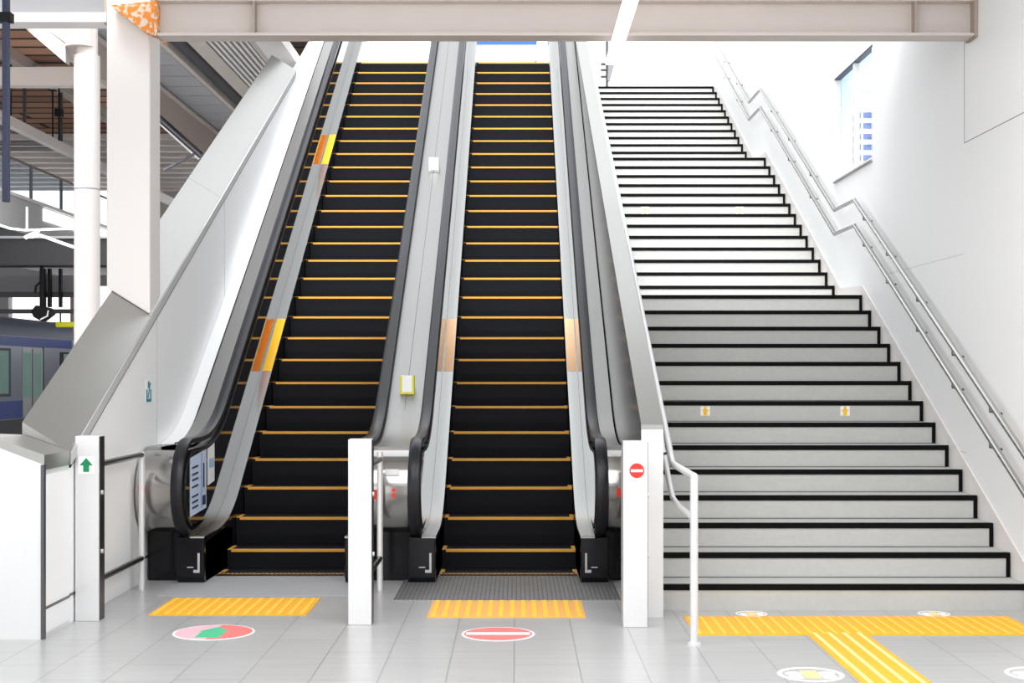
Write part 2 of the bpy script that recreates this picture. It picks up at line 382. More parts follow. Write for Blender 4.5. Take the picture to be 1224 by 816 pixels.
def escalator(xl, xr, label, outer_l, outer_r):
    xc = (xl + xr) / 2
    e = thing('escalator', (xc, 10.3, 0), label, 'escalator')
    # steps
    z0 = MB()
    w2 = (xr - xl) / 2 - .004
    pr = [(0, 0), (STEP_P + .012, 0), (STEP_P + .012, -.05), (.06, -.26), (.022, STEP_R * -1.0), (.012, -STEP_R * .66), (.006, -STEP_R * .33), (0, -.02)]
    z0.prism_x(pr, -w2, w2)
    ms = bpy.data.meshes.new('step'); ms.from_pydata(z0.v, [], z0.f); ms.materials.append(M['tread'])
    y = MB()
    y.prism_x([(-.003, -.017), (-.003, .003), (.030, .003), (.030, 0), (0, 0), (0, -.017)], -w2 + .03, w2 - .002)
    for sx in (-1, 1): y.box(sx * w2, sx * (w2 - .03), .0, STEP_P - .10, .0, .003)
    my = bpy.data.meshes.new('yellow_edge'); my.from_pydata(y.v, [], y.f); my.materials.append(M['yellow_line'])
    for me in (ms, my):
        bm = bmesh.new(); bm.from_mesh(me); bmesh.ops.recalc_face_normals(bm, faces=bm.faces); bm.to_mesh(me); bm.free()
    so = bpy.data.objects.new('step', ms); yo = bpy.data.objects.new('yellow_edge', my)
    for k in range(0, 29):
        d, z = step_nose(k)
        if k == 0: s, t = so, yo
        else: s, t = so.copy(), yo.copy()
        COL.objects.link(s); COL.objects.link(t)
        s.parent = e; t.parent = s
        s.location = (0, d - 10.3, z); WORLD[s.name] = (xc, d, z); WORLD[t.name] = (xc, d, z)
    # hand rail, balustrade, decks, skirt, newel on each side
    hc = -5.97
    hp = [(10.3, .36), (9.99, .355)] + [(9.99 - .332 * math.sin(a), .687 - .332 * math.cos(a)) for a in [math.pi * k / 18 for k in range(1, 18)]] + smooth_path(1.02, hc, 9.99, 20.2)
    hp += [(20.5, hp[-1][1] + .1), (21.3, hp[-1][1] + .14)]
    ptop = [(10.4, .42), (9.99, .415)] + [(9.99 - .27 * math.sin(a), .685 - .27 * math.cos(a)) for a in [math.pi * k / 14 for k in range(1, 14)]] + smooth_path(.955, hc - .075, 9.99, 20.6)
    dk = smooth_path(.34, -6.665, 9.91, 20.6, .45)
    dkp = [p for p in dk if p[0] > 9.95]
    for sx, xe in ((-1, xl), (1, xr)):
        X = lambda o: xe + sx * o
        MB().sweep(hp, X(.14), .088, .05).build('handrail', M['rubber'], e, True)
        tp = [p for p in ptop if p[0] >= 9.7]
        low = [(9.82, .345)] + [(d, z - .02) for d, z in dkp]
        MB().prism_x(tp + low[::-1], X(.097), X(.125)).build('glass_panel', M['dark_glass'], e)
        # rim rail carrying the handrail
        MB().ribbon([(d, z) for d, z in ptop[2:]], X(.092), X(.188), .02).build('handrail_guide', M['steel_dark'], e, True)
        end = []
        MB().ribbon(end + dk, X(.0), X(.096), .018).build('inner_deck', M['steel'], e, True)
        sk = [(9.95, .0), (9.95, .29)] + [(d, z - .03) for d, z in dk if d > 9.95] + [(20.6, incl(CS - .35, 20.6)), (11.2, incl(CS - .35, 11.2)), (10.9, .0)]
        MB().prism_x(sk, X(.0), X(.014)).build('skirt', M['black_gloss'], e)
        nb_ = MB().prism_x([(9.93, 0), (9.89, .04), (9.89, .33), (9.90, .338), (10.5, .338), (10.9, .31), (10.9, 0)], X(.0), X(.2))
        box = nb_.build('newel_base', M['black_gloss'], e, bevel=.01)
        mk = MB()
        a, b_ = sorted((X(.0), X(.1))); mk.box(a, b_, 9.882, 9.892, .328, .337)
        a, b_ = sorted((X(.03), X(.045))); mk.box(a, b_, 9.884, 9.89, .08, .22)
        a, b_ = sorted((X(.045), X(.075))); mk.box(a, b_, 9.884, 9.89, .08, .10)
        a, b_ = sorted((X(.075), X(.12))); mk.box(a, b_, 9.884, 9.89, .115, .122)
        mk.build('marking', M['grey_light'], box)
    # comb plate
    cp = MB().box(xl + .01, xr - .01, 10.24, 10.36, .0, .006)
    for k in range(30):
        x = xl + .03 + (xr - xl - .06) * k / 29; cp.box(x - .006, x + .006, 10.34, 10.40, .004, .012)
    cp.build('comb_plate', M['steel_dark'], e)
    return e

# outer deck / end cover builder (a run of steel between a handrail and its neighbour)
def deck_run(x0, x1, parent, name_deck='outer_deck', material='steel_deck', cover=True, xa=None, xb=None):
    dp = smooth_path(.975, -6.045, 9.99, 20.6)
    MB().ribbon(dp, x0, x1, .35).build(name_deck, M[material], parent, True)
    if cover:
        xa = x0 if xa is None else xa; xb = x1 if xb is None else xb
        pr = [(11.0, .36), (10.0, .36)] + [(10.0 - .295 * math.sin(a), .66 - .30 * math.cos(a)) for a in [math.pi * k / 20 for k in range(1, 20)]] + [(10.0, .96), (11.0, .96)]
        c = MB().prism_x(pr, xa, xb).build('end_cover', M['steel_mirror'], parent, True)
        MB().box(xa + .002, xb - .002, 10.05, 10.9, 0, .36).build('plinth', M['black_gloss'], parent)
        return c

L_l, L_r, R_l, R_r = -2.243, -1.235, -.583, .457
e1 = escalator(L_l, L_r, 'escalator with orange and yellow stickers, climbing beside the white sloping wall', None, None)
e2 = escalator(R_l, R_r, 'escalator with a flat metal grating at its foot, climbing in the middle beside the stairs', None, None)
# escalator 1: outer side against the white wall
c = deck_run(-2.575, L_l - .19, e1, xa=-2.685, xb=L_l - .19)
MB().box(-2.575 - .11, L_l - .19, 9.99, 10.8, .93, .975).build('end_deck', M['steel_soft'], e1)
MB().ribbon(smooth_path(.975, -6.045, 10.3, 20.6), -2.698, -2.581, .35).build('side_cladding', M['white_wall'], e1)
MB().ribbon(smooth_path(.985, -6.035, 10.4, 20.6), -2.581, -2.575, .03).build('gasket', M['black'], e1)
MB().box(-2.66, -2.615, 9.693, 9.73, .655, .72).build('stop_button', M['red'], e1)
# stickers on the balustrade
def strip(cz, d0, d1, x0, x1, th, name, material, parent):
    MB().ribbon([(d0, incl(cz, d0)), (d1, incl(cz, d1))], x0, x1, th).build(name, M[material], parent)
for d0, d1 in ((12.62, 13.40), (16.42, 17.15)):
    strip(-6.662, d0, d1, L_l - .085, L_l - .004, .004, 'yellow_sticker', 'yellow', e1)
    q = [(d0 * .99, -6.587), (d1 * .99, -6.587), (d1 * .966, -6.387), (d0 * .966, -6.387)]
    MB().prism_x([(d, incl(c_, d)) for d, c_ in q], L_l - .0965, L_l - .0945).build('orange_sticker', M['orange'], e1)
for sx, xe in ((-1, R_l), (1, R_r)):
    a, b_ = sorted((xe + sx * .004, xe + sx * .09))
    strip(-6.662, 12.62, 13.40, a, b_, .004, 'pale_sticker', 'peach', e2)
# notice sheets on the glass at the foot of escalator 1
xs = L_l - .096
nt_ = MB().prism_x([(9.88, .48), (10.38, .50), (10.38, .94), (9.88, .90)], xs, xs + .003).build('notice_sheet', M['label_blue'], e1)
q = MB()
for zz in (.53, .57, .61, .68, .73, .77, .82): q.prism_x([(9.92, zz), (10.11, zz + .004), (10.11, zz + .02), (9.92, zz + .012)], xs + .003, xs + .005)
q.prism_x([(10.27, .66), (10.31, .66), (10.31, .84), (10.27, .84)], xs + .003, xs + .005).prism_x([(10.25, .53), (10.35, .53), (10.35, .60), (10.25, .60)], xs + .003, xs + .005)
q.build('printing', M['navy'], nt_)
MB().prism_x([(10.215, .51), (10.225, .51), (10.225, .92), (10.215, .92)], xs + .003, xs + .005).build('fold_line', M['blue'], nt_)
nt2 = MB().prism_x([(10.44, .66), (10.66, .68), (10.66, .98), (10.44, .95)], xs, xs + .003).build('notice_sheet', M['white'], e1)
MB().prism_x([(10.46, .79), (10.64, .79), (10.64, .86), (10.46, .86)], xs + .003, xs + .005).build('printing', M['pale_blue'], nt2)
# escalator 2: outer side towards the stairs
deck_run(R_r + .19, .766, e2)
MB().box(.70, .73, 9.695, 9.73, .64, .70).build('stop_button', M['red'], e2)
# divider between the two escalators
mdv = thing('escalator_divider', (-.91, 10.3, 0), 'brushed steel casing with rounded end between the two escalators', 'divider')
deck_run(L_r + .19, R_l - .19, mdv, 'deck', 'steel_deck')
MB().ribbon(smooth_path(.978, -6.042, 10.45, 20.6), -.912, -.908, .003).build('deck_seam', M['steel_dark'], mdv)
MB().box(-.88, -.855, 9.693, 9.73, .635, .665).box(-.88, -.855, 9.693, 9.73, .675, .70).build('stop_button', M['red'], mdv)
MB().box(-1.02, -.98, 9.693, 9.73, .62, .69).build('stop_button', M['red'], mdv)
MB().box(-.93, -.83, 9.725, 9.76, .79, .83).build('nameplate', M['steel_light'], mdv)
# small deck signs
def deck_sign(d, label, block='sign_yellow'):
    z = incl(-6.045, d) + .012; x = -.905
    t = thing('deck_sign', (x, d, z), label, 'sign', 'signs on the steel casing between the escalators')
    fr = MB().prism_y([(x - .058, z - .01), (x + .058, z - .01), (x + .058, z + .15), (x - .058, z + .15)], d + .01, d + .10).build('sign_block', M[block], t, bevel=.006)
    MB().prism_y([(x - .04, z + .012), (x + .04, z + .012), (x + .04, z + .148), (x - .04, z + .148)], d + .004, d + .012).build('sign_face', M['white'], t)
deck_sign(11.36, 'small yellow edged white block standing low on the steel casing between the escalators')
deck_sign(15.0, 'small grey edged white block standing high up the steel casing between the escalators', 'grey_light')

# floor plates at the foot of the escalators
tag(MB().box(-.82, .69, 9.17, 10.235, .0, .006).build('floor_grating', M['grating']), 'grey metal grating plate in the floor before the grated escalator', 'grating')
tag(MB().box(-2.44, -1.06, 9.34, 10.235, .0, .005).build('floor_plate', M['soffit'], bevel=.002), 'plain dull grey metal plate in the floor before the stickered escalator', 'floor plate')

# ------------------------------------------------------------------ parapet walls
PS = .491
pl = thing('parapet_wall', (-2.83, 8.3, 0), 'white parapet with a wide sloping steel cap beside the stickered escalator', 'parapet')
MB().prism_x([(8.3, 0), (8.3, .97), (16.75, PS * 16.75 - 3.10), (16.75, 0)], -2.95, -2.70).build('wall_panel', M['white_wall'], pl)
MB().prism_x([(16.75, 0), (16.75, 5.05), (20.6, 7.0), (31, 7.0), (31, 0)], -2.80, -2.70).build('wall_panel', M['white_wall'], pl)
def cap(d0, d1):
    v = []
    for d in (d0, d1):
        zr = PS * d - 3.04; zl = PS * d - 2.86
        v += [(-2.685, d, zr), (-2.975, d, zl), (-2.975, d, zl - .09), (-2.685, d, zr - .07)]
    MB().add(v, [(0, 1, 2, 3), (7, 6, 5, 4), (0, 4, 5, 1), (1, 5, 6, 2), (2, 6, 7, 3), (3, 7, 4, 0)]).build('cap_panel', M['steel_soft'], pl)
    e = MB().prism_x([(d0, PS * d0 - 3.115), (d1, PS * d1 - 3.115), (d1, PS * d1 - 3.045), (d0, PS * d0 - 3.045)], -2.685, -2.677)
    e.build('edge_trim', M['grey_light'], pl)
    MB().prism_x([(d0, PS * d0 - 3.135), (d1, PS * d1 - 3.135), (d1, PS * d1 - 3.115), (d0, PS * d0 - 3.115)], -2.70, -2.684).build('shadow_gap', M['black'], pl)
for d0, d1 in ((8.3, 10.105), (10.112, 12.495), (12.502, 15.515), (15.522, 16.75)): cap(d0, d1)
for d in (10.34, 12.73): MB().box(-2.702, -2.698, d, d + .006, .2, PS * d - 3.13).build('panel_joint', M['grey_light'], pl)
MB().box(-2.702, -2.694, 8.3, 10.2, .165, .18).build('kick_line', M['steel_dark'], pl)
# wall icon
ic = MB().prism_x([(10.03, 1.29), (10.19, 1.29), (10.19, 1.46), (10.03, 1.46)], -2.702, -2.698).build('wall_icon', M['white'], pl)
g = MB().prism_x([(10.045, 1.30), (10.175, 1.30), (10.175, 1.39), (10.15, 1.39), (10.15, 1.32), (10.07, 1.32), (10.07, 1.39), (10.045, 1.39)], -2.698, -2.695)
g.prism_x([(10.08, 1.33), (10.10, 1.33), (10.16, 1.44), (10.14, 1.44)], -2.698, -2.695).prism_x([(10.09, 1.40), (10.12, 1.40), (10.12, 1.45), (10.09, 1.45)], -2.698, -2.695)
g.build('icon_drawing', M['teal'], ic)
# pedestal closing the foot of that parapet
pd = thing('parapet_pedestal', (-3.2, 8.05, 0), 'white metal pedestal closing the foot of the steel capped parapet', 'pedestal')
MB().prism_y([(-2.69, 0), (-2.69, .99), (-2.95, 1.09), (-3.7, 1.12), (-3.7, 0)], 7.83, 8.29).build('body', M['steel_light'], pd)
MB().prism_y([(-2.685, .96), (-2.685, 1.045), (-2.96, 1.14), (-3.7, 1.17), (-3.7, 1.12), (-2.95, 1.09)], 7.84, 8.29).build('top_plate', M['steel_soft'], pd)
MB().box(-2.70, -2.682, 7.824, 7.86, 0, .99).build('corner_trim', M['steel_dark'], pd)
MB().box(-2.70, -2.686, 7.87, 8.28, .03, .93).build('side_panel', M['white_wall'], pd)
MB().box(-2.69, -2.682, 7.86, 8.28, .165, .18).build('kick_line', M['steel_dark'], pd)

pr_ = thing('stair_parapet', (.84, 8.55, 0), 'pale sloping parapet dividing the grated escalator from the stairs', 'parapet')
MB().prism_x([(8.55, 0), (8.55, 1.175), (21, PS * 21 - 3.02), (23.1, PS * 21 - 3.02), (23.1, 0)], .775, .90).build('wall_panel', M['steel_mirror'], pr_)
MB().ribbon([(8.545, 1.19), (21, PS * 21 - 3.005), (23.1, PS * 21 - 3.005)], .769, .905, .03).build('cap', M['steel_soft'], pr_)
MB().box(.769, .905, 8.542, 8.55, 0, 1.16).build('end_plate', M['steel_light'], pr_)

# ------------------------------------------------------------------ guard posts with short rails
def guard_post(x0, x1, d, top, label, rail_x, rail_d, rails, plate):
    t = thing('guard_post', ((x0 + x1) / 2, d, 0), label, 'post', 'steel guard posts at the foot of the escalators')
    p = MB().box(x0, x1, d, d + .12, 0.0, top).build('post_body', M['steel_light'], t, bevel=.004)
    MB().box(x1 - .001, x1 + .003, d + .012, d + .108, .004, top - .004).build('side_reflection', M['steel_dark'], t)  # dark plate stands in for the dark reflection on the post's side face
    for z in (.78, .42): MB().tube([(x1 + .003, d + .05, z), (x1 + .012, d + .05, z)], .014).build('knob', M['steel_light'], t)
    rp = MB().tube([(rail_x, rail_d, 0), (rail_x, rail_d, .96)], .021).build('rail_post', M['steel_light'], t, True)
    for z in rails:
        xs = min(max(rail_x, x0 + .02), x1 + .01)
        MB().tube([(xs, d + .1, z), (rail_x, rail_d, z)], .02).build('rail', M['steel_dark'], t, True)
    cx = (x0 + x1) / 2
    if plate == 'up':
        s = MB().box(cx - .052, cx + .045, d - .003, d, top - .23, top - .125).build('sign_plate', M['white'], t)
        z = top - .178; cx -= .003
        MB().prism_y([(cx - .018, z - .04), (cx + .018, z - .04), (cx + .018, z + .0), (cx + .04, z + .0), (cx, z + .045), (cx - .04, z + .0), (cx - .018, z + .0)], d - .005, d - .003).build('arrow', M['green'], s)
    if plate == 'no':
        s = MB().disc_y(cx + .008, top - .175, .044, d - .003, d).build('sign_plate', M['red'], t)
        MB().box(cx + .008 - .036, cx + .008 + .036, d - .005, d - .003, top - .183, top - .167).build('bar', M['white'], s)
guard_post(-2.69, -2.545, 8.40, 1.127, 'steel post with a green up arrow, standing against the white parapet', -2.615, 9.62, (.94, .22), 'up')
guard_post(-1.012, -.872, 8.27, 1.113, 'plain steel post without any sign, standing between the two escalators', -.955, 9.62, (.91, .22), None)
guard_post(.630, .776, 8.19, 1.106, 'steel post with a red no entry sign, standing before the stair parapet', .745, 9.62, (.93, .22), 'no')

# stair handrail with end post
sh = thing('stair_handrail', (.985, 7.68, 0), 'bright steel tube handrail with a tall end post at the foot of the stairs', 'handrail')
hx = .985
MB().tube([(hx, 7.68, 0), (hx, 7.68, .945)], .023, 14).build('end_post', M['steel_light'], sh, True)
MB().tube([(hx, 7.68, 0), (hx, 7.68, .012)], .04, 16).build('foot_flange', M['steel_light'], sh, True)
up = [(hx, 7.68, .935), (hx, 8.72, .935)] + [(hx, d, PS * d - 3.36) for d in (8.85, 9.2, 12, 16, 20.8)]
MB().tube(up, .021, 12).build('upper_rail', M['steel_light'], sh, True)
lo = [(hx, 7.70, .70), (hx, 8.4, .70), (hx, 8.72, .72)] + [(hx, d, PS * d - 3.58) for d in (8.9, 9.3, 12, 16, 20.8)]
MB().tube(lo, .018, 12).build('lower_rail', M['steel_light'], sh, True)
for d in (8.95, 10.5, 12.5, 14.5, 16.5, 18.5):
    MB().tube([(.90, d, PS * d - 3.42), (hx, d, PS * d - 3.40)], .009, 8).build('bracket', M['steel_dark'], sh)

# ------------------------------------------------------------------ tactile paving
def paving(x0, x1, d0, d1, name_label, n, base, bar, along='d'):
    t = thing('tactile_paving', ((x0 + x1) / 2, (d0 + d1) / 2, 0), name_label, 'tactile paving')
    MB().box(x0, x1, d0, d1, 0, .004).build('base_tile', M[base], t)
    for k in range(n):
        x = x0 + (x1 - x0) * (k + .5) / n
        MB().box(x - .014, x + .014, d0 + .015, d1 - .015, .004, .008).build('raised_bar', M[bar], t)
    return t
paving(-2.30, -1.315, 8.61, 9.25, 'strip of yellow ridged paving in front of the stickered escalator', 14, 'tactile', 'tactile_bar')
paving(-.556, .425, 8.52, 9.15, 'strip of yellow and peach ridged paving in front of the floor grating', 14, 'tactile_peach', 'tactile_bar')
t = thing('tactile_paving', (1.9, 8.0, 0), 'tee shaped yellow guide paving leading to the stairs', 'tactile paving')
MB().prism_z([(1.03, 8.55), (1.03, 7.95), (1.677, 7.95), (1.677, 5.2), (2.02, 5.2), (2.02, 7.95), (3.04, 7.95), (3.04, 8.55)], 0, .004).build('base_tile', M['tactile'], t)
for k in range(28):
    x = 1.06 + k * .0715
    MB().box(x - .010, x + .010, 7.97, 8.53, .004, .007).build('raised_bar', M['tactile_bar'], t)
for k in range(4):
    x = 1.677 + .343 * (k + .5) / 4
    MB().box(x - .012, x + .012, 5.2, 8.0, .0045, .008).build('guide_bar', M['tactile_pale'], t)

# floor stickers
fs = thing('floor_sticker', (-1.766, 8.04, 0), 'round worn floor sticker with a green arrow, in front of the yellow paving', 'floor sticker')
MB().disc((-1.766, 8.04), .235, 0, .002).build('white_rim', M['white'], fs)
MB().disc((-1.766, 8.04), .222, .002, .003, -math.pi / 2, math.pi / 2).build('red_half', M['coral'], fs)
MB().disc((-1.766, 8.04), .222, .002, .003, math.pi / 2, 3 * math.pi / 2).build('pink_half', M['pink'], fs)
MB().prism_z([(-1.84, 7.87), (-1.70, 7.87), (-1.70, 8.06), (-1.68, 8.06), (-1.77, 8.20), (-1.86, 8.06), (-1.84, 8.06)], .003, .004).build('arrow', M['green_soft'], fs)
fs = thing('floor_sticker', (-.109, 7.99, 0), 'round red floor sticker with a white no entry bar', 'floor sticker')
MB().disc((-.109, 7.99), .212, 0, .002).build('white_rim', M['white'], fs)
MB().disc((-.109, 7.99), .198, .002, .003).build('red_disc', M['coral'], fs)
MB().box(-.109 - .185, -.109 + .185, 7.955, 8.025, .003, .004).build('bar', M['white'], fs)
def emblem(cx, cy, r, label):
    fs = thing('floor_sticker', (cx, cy, 0), label, 'floor sticker')
    ring = MB()
    n = 36
    for k in range(n):
        a0, a1 = 2 * math.pi * k / n, 2 * math.pi * (k + 1) / n
        ring.prism_z([(cx + r * math.cos(a0), cy + r * math.sin(a0)), (cx + r * math.cos(a1), cy + r * math.sin(a1)), (cx + .86 * r * math.cos(a1), cy + .86 * r * math.sin(a1)), (cx + .86 * r * math.cos(a0), cy + .86 * r * math.sin(a0))], 0, .002)
    ring.build('ring', M['white'], fs)
    for sx in (-1, 1):
        MB().disc((cx + sx * .5 * r, cy + .1 * r), .26 * r, 0, .002, n=14).box(cx + sx * .3 * r, cx + sx * .72 * r, cy - .55 * r, cy - .25 * r, 0, .002).build('figure', M['white'], fs)
    MB().box(cx - .24 * r, cx + .24 * r, cy - .5 * r, cy + .5 * r, 0, .0025).build('centre_panel', M['tactile_pale'], fs)
emblem(1.472, 6.92, .165, 'round white outlined floor sticker with a pale yellow centre beside the tee paving stem')
emblem(2.62, 6.93, .165, 'round white outlined floor sticker well out from the stairs, close to the white wall')
emblem(1.47, 8.66, .10, 'small white floor sticker at the bottom stair, close to the stair handrail')
emblem(2.615, 8.66, .10, 'small white floor sticker at the bottom stair, close to the white wall')

# ------------------------------------------------------------------ column and beam
cl = thing('steel_column', (-2.85, 10.26, 0), 'square white painted steel column rising through the parapet cap', 'column')
def capz(x, d): return PS * d - 3.04 + (-2.685 - x) * .18 / .29 + .002
v = []
for (x, y) in ((-3.01, 10.12), (-2.692, 10.12), (-2.692, 10.42), (-3.01, 10.42)):
    v.append((x, y, capz(x, y)))
v += [(x, y, 4.6) for (x, y, z) in v]
MB().add(v, [(0, 1, 2, 3), (7, 6, 5, 4), (0, 4, 5, 1), (1, 5, 6, 2), (2, 6, 7, 3), (3, 7, 4, 0)]).build('shaft', M['white_paint'], cl, bevel=.012)
bz0, bz1 = 3.905, 4.165
sb = thing('steel_beam', (.3, 9.89, bz0), 'beige painted steel cross beam spanning above the escalators and stairs', 'beam')
bx0, bx1 = -2.56, 3.265
MB().box(bx0, bx1, 9.885, 9.895, bz0 + .02, bz1 - .014).build('web', M['beam_paint'], sb)
MB().box(bx0, bx1, 9.80, 9.98, bz0, bz0 + .02).build('bottom_flange', M['beam_paint'], sb)
MB().box(bx0, bx1, 9.80, 9.98, bz1 - .014, bz1).build('top_flange', M['beam_paint'], sb)
for px in (303, 1095):
    x = (px - X0) * 9.8 / F
    MB().box(x - .008, x + .008, 9.805, 9.885, bz0 + .02, bz1 - .014).build('stiffener', M['brown'], sb)
MB().box(3.245, 3.268, 9.79, 9.99, bz0 - .01, bz1 + .01).build('end_plate', M['brown'], sb)
x = (1085 - X0) * 9.8 / F; MB().box(x - .05, x + .05, 9.82, 9.96, bz1, bz1 + .03).build('clamp', M['brown'], sb)
x = (936 - X0) * 9.8 / F; MB().box(x - .07, x + .07, 9.82, 9.96, bz1, bz1 + .05).build('clamp', M['navy'], sb)
# paint-chipped haunch between beam and column
g = [at(131, 6, 9.98), at(186, 1, 9.98), at(187, 42, 9.98), at(173, 38, 9.98)]
hc_ = MB(); hc_.prism_y([(p[0], p[2]) for p in g], 9.98, 10.11)
hc_.build('haunch', M['chipped'], sb)
MB().box(-2.575, -2.555, 9.80, 10.1, bz0 + .0, bz1).build('end_plate', M['chipped'], sb)
# beam on the far side of the column
b2 = thing('steel_beam', (-3.4, 10.2, 4.08), 'white steel beam stub running behind the square column over the platform', 'beam')
MB().box(-6, -3.02, 10.15, 10.35, 4.09, 4.16).build('bottom_flange', M['white_paint'], b2)
MB().box(-6, -3.02, 10.24, 10.26, 4.16, 4.6).build('web', M['grey_mid'], b2)
MB().box(-3.04, -3.012, 10.16, 10.34, 4.08, 4.5).build('end_plate', M['brown'], b2)

# lamp slung under the beam
lp = thing('strip_lamp', (.713, 9.0, 3.82), 'glowing white strip lamp crossing under the beige beam', 'lamp')
MB().box(.668, .758, 7.4, 10.4, 3.83, 3.865).build('diffuser', M['lamp'], lp)
MB().box(.68, .746, 7.4, 10.4, 3.865, 3.905).build('housing', M['white_paint'], lp)

# ------------------------------------------------------------------ things at the head of the stairs
hs = thing('hanging_sign', at(640, 73, 27), 'long white sign board with a blue top edge beyond the grated escalator', 'sign')
a = at(571, 49, 27); b_ = at(641, 73, 27)
MB().box(a[0], b_[0], 27, 27.12, b_[2], a[2] - .07).build('board', M['white'], hs)
MB().box(a[0] - .01, b_[0] + .01, 26.98, 27.14, a[2] - .07, a[2]).build('top_edge', M['blue'], hs)
MB().box(b_[0] - .03, b_[0] + .01, 27.02, 27.08, 5.94, a[2] + .1).build('post', M['navy'], hs)
sp = thing('sign_post', at(725, 97, 23.6), 'thin dark post with a tapering grey panel at the stair head', 'post')
p = at(725.5, 97, 23.6)
MB().box(p[0] - .02, p[0] + .02, 23.58, 23.62, 6.24, at(725, 49, 23.6)[2]).build('pole', M['grey_dark'], sp)
q = [at(726, 97, 23.6), at(729, 97, 23.6), at(735, 75, 23.6), at(727, 73, 23.6)]
MB().prism_y([(c_[0], c_[2]) for c_ in q], 23.55, 23.65).build('panel', M['grey_mid'], sp)
for yy in (77, 84, 92):
    c_ = at(721, yy, 23.6); MB().box(c_[0] - .04, c_[0] + .05, 23.57, 23.63, c_[2] - .012, c_[2] + .02).build('clip', M['grey_dark'], sp)

# tower outside the window
tw = thing('office_tower', (13.5, 44, -6), 'distant white and blue office tower seen through the stair window', 'building')
MB().box(10.85, 16.5, 44, 54, -6, 10.4).build('facade', M['white'], tw)
for k in range(14):
    z = 5.2 + k * .34
    MB().box(10.83, 16.5, 43.97, 54, z, z + .18).build('window_band', M['tower_glass'], tw)
for k in range(6): MB().box(10.95 + k * .42, 11.02 + k * .42, 43.95, 43.99, -6, 10.4).build('pier', M['white'], tw)
tw2 = thing('office_tower', (16, 62, -6), 'distant pale blue office tower behind the darker tower', 'building')
MB().box(13.5, 20.0, 62, 70, -6, 14.2).build('facade', M['pale_blue'], tw2)
for k in range(12): MB().box(13.47, 20.03, 61.96, 70.03, 2 + k * 1.0, 2.45 + k * 1.0).build('window_band', M['white'], tw2)

# ------------------------------------------------------------------ platform hall behind the parapet
rc = thing('round_column', (-4.36, 14, 0), 'round white column with a collar behind the square column', 'column')
MB().tube([(-4.36, 14, 0), (-4.36, 14, 4.72)], .128, 28).build('shaft', M['column_paint'], rc, True)
MB().tube([(-4.36, 14, 4.72), (-4.36, 14, 6.4)], .105, 28).build('upper_shaft', M['beam_paint'], rc, True)
MB().tube([(-4.42, 13.98, 4.80), (-4.42, 13.98, 5.6)], .15, 24).build('collar', M['beam_paint'], rc, True)
MB().tube([(-4.36, 14, 3.36), (-4.36, 14, 3.375)], .1285, 28).build('joint', M['grey_mid'], rc, True)
kb = thing('knee_brace', (-4.8, 14, 4.6), 'white diagonal knee brace bolted to the round column collar', 'brace')
p = [at(12, 18, 14), at(34, 18, 14), at(81, 55, 14), at(81, 77, 14)]
MB().prism_y([(a[0], a[2]) for a in p], 13.93, 14.07).build('brace_bar', M['column_paint'], kb)
p = [at(36, 20, 14.05), at(82, 20, 14.05), at(82, 54, 14.05)]
MB().prism_y([(a[0], a[2]) for a in p], 14.0, 14.02).build('gusset', M['beige'], kb)
p = at(27, 26, 13.9); MB().box(p[0] - .045, p[0] + .045, 13.84, 13.93, p[2] - .05, p[2] + .05).build('junction_box', M['black'], kb)
# dark hanging duct pole near the picture edge
dp = thing('downpipe', (-3.33, 9.0, 2.63), 'narrow dark blue pipe hanging down over the pedestal', 'pipe')
a = at(2, 241, 9); b_ = at(9.3, 0, 9)
MB().box(a[0], b_[0], 9.0, 9.05, a[2], 4.6).build('pipe_body', M['navy'], dp, bevel=.006)
MB().box(a[0] - .06, b_[0] + .02, 8.99, 9.06, at(0, 20, 9)[2] - .03, at(0, 20, 9)[2] + .03).build('bracket', M['black'], dp)

# timber roof
ce = tag(MB().box(-20, -2.9, 15, 38.0, 6.6, 6.75).build('ceiling_timber', M['wood'], origin=(-8, 15, 6.6)), 'timber boarded roof over the platforms', kind='structure')
for k in range(11):
    d = 28.4 + k * .8
    MB().box(-20, -3.2, d, d + .2, 6.32, 6.42).build('slat', M['white_paint'], ce)
for x in (-10.6, -8.0, -5.9): MB().box(x - .1, x + .1, 20, 36, 6.42, 6.6).build('rib', M['beige'], ce)
for d, z0, z1, mm, lb in ((17.0, 5.9, 6.12, 'beige', 'upper pale beam crossing under the timber roof, behind the round column'), (18.2, 5.30, 5.54, 'beige', 'lower pale beam crossing under the timber roof, at the collar of the round column'), (22.5, 6.2, 6.5, 'brown', 'brownish beam crossing close under the timber roof boards')):
    tag(MB().box(-12, -5.25, d, d + .2, z0, z1).build('cross_beam', M[mm]), lb, 'beam')
tr = thing('roof_truss', (-8, 23, 5.4), 'long white beam running back under the timber roof', 'beam')
MB().box(-8.06, -7.94, 17, 34, 5.38, 5.54).build('beam_bar', M['white_paint'], tr)
for d in (22.4, 24.2, 28): MB().box(-8.02, -7.98, d, d + .05, 5.54, 6.6).build('hanger', M['grey_dark'], tr)
for i, (px, y0, y1, D, wd) in enumerate(((63, 104, 168, 24, 'hanging low in front of the white beam'), (70.5, 134, 168, 23, 'short with a small black box'), (13, 100, 140, 22, 'close to the dark blue pipe'))):
    a = at(px, y0, D); b_ = at(px, y1, D)
    h = thing('hanging_rod', a, 'thin black rod under the timber roof, ' + wd, 'rod', 'rods hanging from the timber roof')
    MB().tube([(a[0], D, 6.6), (a[0], D, b_[2])], .014, 8).build('rod', M['black'], h)
    MB().box(a[0] - .06, a[0] + .06, D - .05, D + .05, a[2] - .07, a[2] + .05).build('box', M['black'], h)
pp = thing('service_pipe', at(40, 171, 25), 'thin grey service pipes running across under the white slats', 'pipe')
